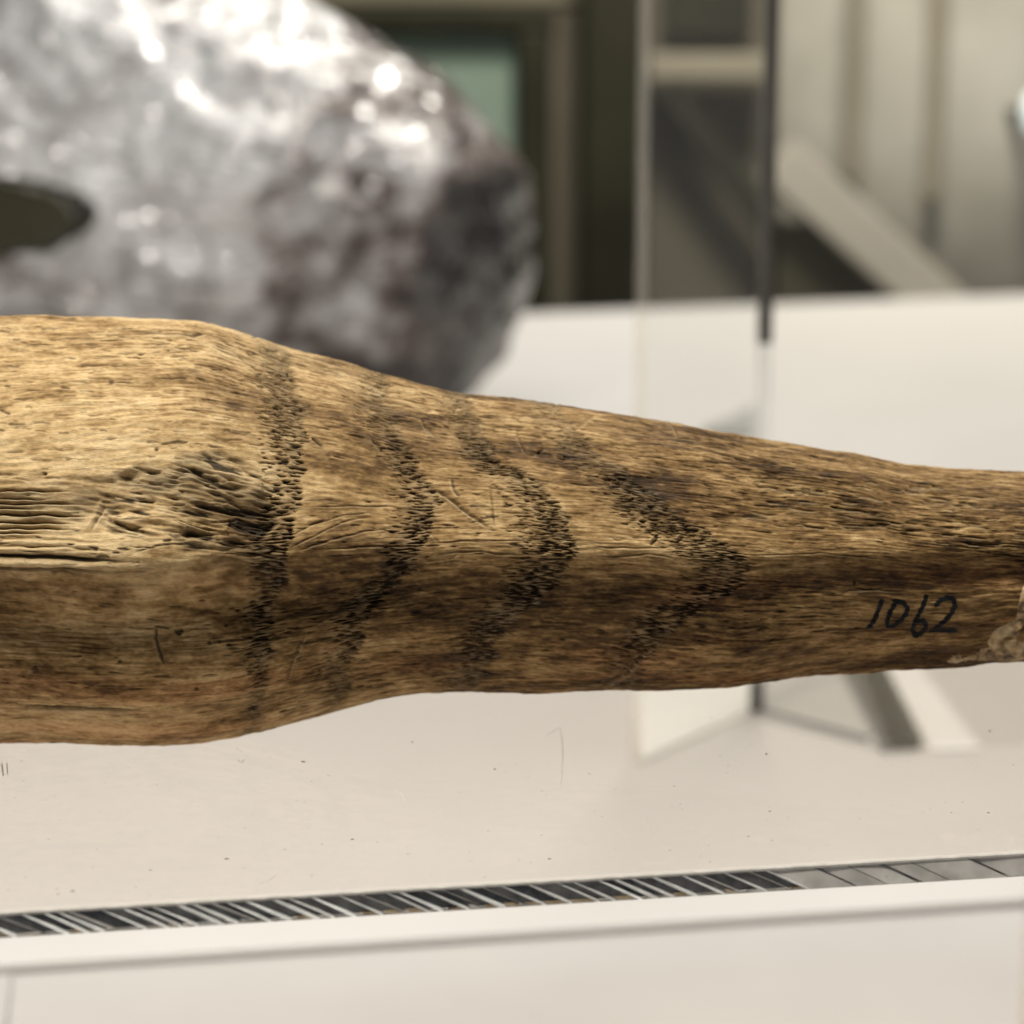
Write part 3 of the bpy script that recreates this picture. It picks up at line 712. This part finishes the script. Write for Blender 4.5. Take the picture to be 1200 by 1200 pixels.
mr = m.n('ShaderNodeMapRange'); dz = m.n('ShaderNodeMath', operation='MULTIPLY_ADD'); m.l(sep.outputs[2], dz.inputs[0]); dz.inputs[1].default_value = -0.6; m.l(sep.outputs[0], dz.inputs[2]); m.l(dz.outputs[0], mr.inputs[0]); mr.inputs[1].default_value = 0.05; mr.inputs[2].default_value = 0.23; mr.inputs[3].default_value = -0.13; mr.inputs[4].default_value = -0.68
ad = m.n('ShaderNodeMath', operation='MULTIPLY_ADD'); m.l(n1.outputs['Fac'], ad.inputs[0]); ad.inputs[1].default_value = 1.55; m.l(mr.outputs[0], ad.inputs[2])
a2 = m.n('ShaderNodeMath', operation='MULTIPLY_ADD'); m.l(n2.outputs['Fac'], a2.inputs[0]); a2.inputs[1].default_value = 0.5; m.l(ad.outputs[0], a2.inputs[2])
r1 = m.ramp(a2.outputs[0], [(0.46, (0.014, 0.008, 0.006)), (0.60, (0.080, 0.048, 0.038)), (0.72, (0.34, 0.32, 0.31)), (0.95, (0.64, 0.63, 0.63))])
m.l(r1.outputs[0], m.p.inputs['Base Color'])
m.p.inputs['Coat Weight'].default_value = 0.7; m.p.inputs['Coat Roughness'].default_value = 0.08; m.p.inputs['Coat IOR'].default_value = 1.7
m.p.inputs['Roughness'].default_value = 0.42; m.p.inputs['Metallic'].default_value = 0.45; m.p.inputs['Specular IOR Level'].default_value = 0.9
hh = m.n('ShaderNodeMath', operation='MULTIPLY_ADD'); m.l(n3.outputs['Fac'], hh.inputs[0]); hh.inputs[1].default_value = 0.5; m.l(n2.outputs['Fac'], hh.inputs[2])
bb = m.bump(hh.outputs[0], 1.0, 0.012)
vo = m.n('ShaderNodeTexVoronoi'); vo.inputs['Scale'].default_value = 185; m.l(v, vo.inputs['Vector'])      # crystal facets, each tilted its own way
sb = m.n('ShaderNodeVectorMath', operation='SUBTRACT'); m.l(vo.outputs['Color'], sb.inputs[0]); sb.inputs[1].default_value = (0.5, 0.5, 0.5)
sk = m.n('ShaderNodeVectorMath', operation='SCALE'); m.l(sb.outputs[0], sk.inputs[0]); sk.inputs['Scale'].default_value = 0.62
gm = m.n('ShaderNodeNewGeometry'); av = m.n('ShaderNodeVectorMath', operation='ADD'); m.l(gm.outputs['Normal'], av.inputs[0]); m.l(sk.outputs[0], av.inputs[1])
nv = m.n('ShaderNodeVectorMath', operation='NORMALIZE'); m.l(av.outputs[0], nv.inputs[0]); m.l(nv.outputs[0], m.p.inputs['Coat Normal'])
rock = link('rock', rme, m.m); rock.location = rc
# bore the hole
cb = bmesh.new(); bmesh.ops.create_icosphere(cb, subdivisions=4, radius=1.0)
hc = at_y(-20, 254, RY)-rc
dirh = (at_y(-20, 254, RY)-CAM).normalized()
mt_ = Matrix.Translation(hc) @ dirh.to_track_quat('Y', 'Z').to_matrix().to_4x4() @ Matrix.Diagonal((0.070, 0.80, 0.0265, 1))
for v in cb.verts:
    v.co = mt_ @ v.co; v.co += Vector((mnoise.noise(v.co*40), 0, mnoise.noise(v.co*40+Vector((5, 5, 5)))))*0.004
cm = bpy.data.meshes.new('cut'); cb.to_mesh(cm); cb.free()
co_ = bpy.data.objects.new('cut', cm); COL.objects.link(co_); co_.location = rc
md = rock.modifiers.new('hole', 'BOOLEAN'); md.operation = 'DIFFERENCE'; md.solver = 'EXACT'; md.object = co_
bpy.context.view_layer.update()
ev = rock.evaluated_get(bpy.context.evaluated_depsgraph_get())
nm = bpy.data.meshes.new_from_object(ev)
rock.modifiers.clear(); rock.data = nm; bpy.data.objects.remove(co_, do_unlink=True)
print('rock verts', len(rme.vertices), len(nm.vertices))
tag(rock, 'large silvery grey lumpy rock with a dark hole, out of focus behind the club', 'rock')
zr = min(v.co.z for v in nm.vertices); print('rock min z', rc.z+zr)

# ------------------------------------------------------------------ the room far behind
BY = 4.2
def slab(name, x0, y0, x1, y1, Y, depth, mat, label=None, cat=None, kind=None, group=None, parent=None, bev=0.01, skew=0):
    """upright block whose front face covers photograph columns x0..x1 and rows y0..y1 at distance Y"""
    a, b, c, d_ = at_y(x0, y1, Y), at_y(x1, y1, Y), at_y(x1, y0, Y), at_y(x0, y0, Y)
    dp = Vector((0, depth, 0))
    o = link(name, box8([a, b, b+dp, a+dp, Vector((a.x, a.y, d_.z)), Vector((b.x, b.y, c.z)), Vector((b.x, b.y+depth, c.z)), Vector((a.x, a.y+depth, d_.z))], bev), mat, parent)
    if label: tag(o, label, cat, group)
    if kind: tag(o, kind=kind)
    return o
m_ol = paint('olive_wall', (0.055, 0.050, 0.032), (0.085, 0.077, 0.050), 3, 0.7, spec=0.12)
m_olL = paint('olive_trim', (0.16, 0.145, 0.10), (0.21, 0.19, 0.13), 3, 0.6, spec=0.12)
m_blk = paint('dark_frame', (0.018, 0.017, 0.010), (0.036, 0.034, 0.020), 3, 0.5, spec=0.12)
m_grn = paint('green_panel', (0.20, 0.27, 0.21), (0.27, 0.345, 0.275), 2, 0.5, spec=0.12)
m_bei = paint('beige_trim', (0.28, 0.25, 0.185), (0.35, 0.315, 0.24), 3, 0.6, spec=0.12)
m_brn = paint('brown_panel', (0.10, 0.088, 0.062), (0.15, 0.132, 0.098), 2, 0.6, spec=0.12)
m_cur = paint('pale_curtain', (0.36, 0.345, 0.29), (0.52, 0.50, 0.44), 3, 0.8, spec=0.12)
m_rail = paint('pale_rail', (0.42, 0.395, 0.33), (0.50, 0.465, 0.40), 3, 0.6, spec=0.12)
room = link('room_wall', box8([(-5, 4.9, -1.6), (6, 4.9, -1.6), (6, 5.1, -1.6), (-5, 5.1, -1.6), (-5, 4.9, 3.2), (6, 4.9, 3.2), (6, 5.1, 3.2), (-5, 5.1, 3.2)]), m_ol); tag(room, kind='structure')
flo = link('floor', box8([(-5, -1.5, -1.05), (6, -1.5, -1.05), (6, 5.2, -1.05), (-5, 5.2, -1.05), (-5, -1.5, -1.0), (6, -1.5, -1.0), (6, 5.2, -1.0), (-5, 5.2, -1.0)]), m_brn); tag(flo, kind='structure')
cab = empty('cabinet', at_y(560, 420, BY))
tag(cab, 'dark framed cabinet with a green panel, blurred behind the rock', 'cabinet')
pinv = Matrix.Translation(-cab.location)
def part(name, *a, **k):
    o = slab(name, *a, parent=cab, **k); o.matrix_parent_inverse = pinv; return o
part('panel', 440, 38, 606, 560, BY+0.05, 0.05, m_grn)
part('frame', 380, 8, 650, 36, BY, 0.12, m_blk)
part('frame', 606, 36, 642, 560, BY, 0.12, m_blk)
part('top_rail', 330, -60, 700, 6, BY+0.02, 0.12, m_olL)
part('side_panel', 643, 8, 680, 560, BY+0.03, 0.1, m_brn)
slab('pillar', 682, -200, 752, 560, BY-0.1, 0.2, m_blk, 'near black upright pillar between the cabinet and the glass', 'pillar')
sh = empty('shelf_unit', at_y(830, 420, BY+0.1)); tag(sh, 'brown shelf unit with a beige rail seen through the glass case', 'shelf')
pinv = Matrix.Translation(-sh.location)
def part2(name, *a, **k):
    o = slab(name, *a, parent=sh, **k); o.matrix_parent_inverse = pinv; return o
part2('back_panel', 753, -200, 900, 560, BY+0.25, 0.05, m_brn)
part2('rail', 760, 62, 900, 94, BY+0.1, 0.1, m_bei)
part2('dark_board', 779, -200, 880, 44, BY+0.2, 0.03, m_blk)
# sloping bench rail
def sloped(name, p0, p1, wpx, Y, depth, mat, **kw):
    a, b = at_y(*p0, Y), at_y(*p1, Y); dv = (b-a).normalized(); n_ = Vector((-dv.z, 0, dv.x)); wd = wpx*Y/F
    dp = Vector((0, depth, 0))
    return link(name, box8([a-n_*wd/2, b-n_*wd/2, b-n_*wd/2+dp, a-n_*wd/2+dp, a+n_*wd/2, b+n_*wd/2, b+n_*wd/2+dp, a+n_*wd/2+dp], 0.01), mat)
o = sloped('stair_rail', (912,185), (1150,400), 58, BY-0.1, 0.1, m_rail); tag(o, 'pale sloping rail running down to the right behind the glass', 'rail')
o = sloped('dark_brace', (785,105), (905,270), 30, BY+0.12, 0.05, m_blk); tag(o, 'dark slanting brace across the brown shelf unit', 'brace')
slab('dark_bench', 905, 262, 1040, 560, BY-0.02, 0.3, m_ol, 'dark olive bench below the sloping rail', 'bench')
# curtain with folds
cu = []
fx = np.linspace(895, 1500, 240)
cv = []
for x in fx:
    off = 0.035*math.sin((x-895)/47.0*(1+0.15*math.sin(x/70.0)))+0.05*math.sin(x/75.0)
    t_ = at_y(x, -260, BY+0.35); b_ = at_y(x, 560, BY+0.35)
    cv.append((Vector((t_.x, t_.y+off, t_.z)), Vector((t_.x, t_.y+off, b_.z))))
V = []; Fc = []
for t_, b_ in cv: V += [t_, b_, b_+Vector((0, 0.01, 0)), t_+Vector((0, 0.01, 0))]
for i in range(len(cv)-1):
    for k in range(4): Fc.append((i*4+k, i*4+(k+1) % 4, i*4+4+(k+1) % 4, i*4+4+k))
o = link('curtain', mesh_of(V, Fc, 'curtain', True), m_cur); tag(o, 'pale grey folded curtain at the right, out of focus', 'curtain')
slab('wall_post', 990, -200, 1008, 210, BY+0.26, 0.02, m_bei, 'narrow brown upright strip nearer the glass edge, before the curtain', 'post', group='upright strips')
slab('wall_post', 1082, -200, 1102, 235, BY+0.26, 0.02, m_bei, 'narrow brown upright strip further right before the curtain', 'post', group='upright strips')

m = NT('lit_lamp'); m.p.inputs['Emission Color'].default_value = (0.82, 0.95, 0.92, 1); m.p.inputs['Emission Strength'].default_value = 1.0
lt = empty('wall_lamp', at_y(1216, 130, BY+0.1)); tag(lt, 'small lit wall lamp glowing at the right edge', 'lamp')
bm = bmesh.new(); bmesh.ops.create_uvsphere(bm, u_segments=20, v_segments=12, radius=0.03)
for v in bm.verts: v.co.z *= 1.6
lm = bpy.data.meshes.new('bulb'); bm.to_mesh(lm); bm.free(); link('bulb', lm, m.m, lt)
lb = link('bracket', box8([(-0.012, 0.03, -0.01), (0.012, 0.03, -0.01), (0.012, 0.3, -0.01), (-0.012, 0.3, -0.01), (-0.012, 0.03, 0.01), (0.012, 0.03, 0.01), (0.012, 0.3, 0.01), (-0.012, 0.3, 0.01)]), m_blk, lt)
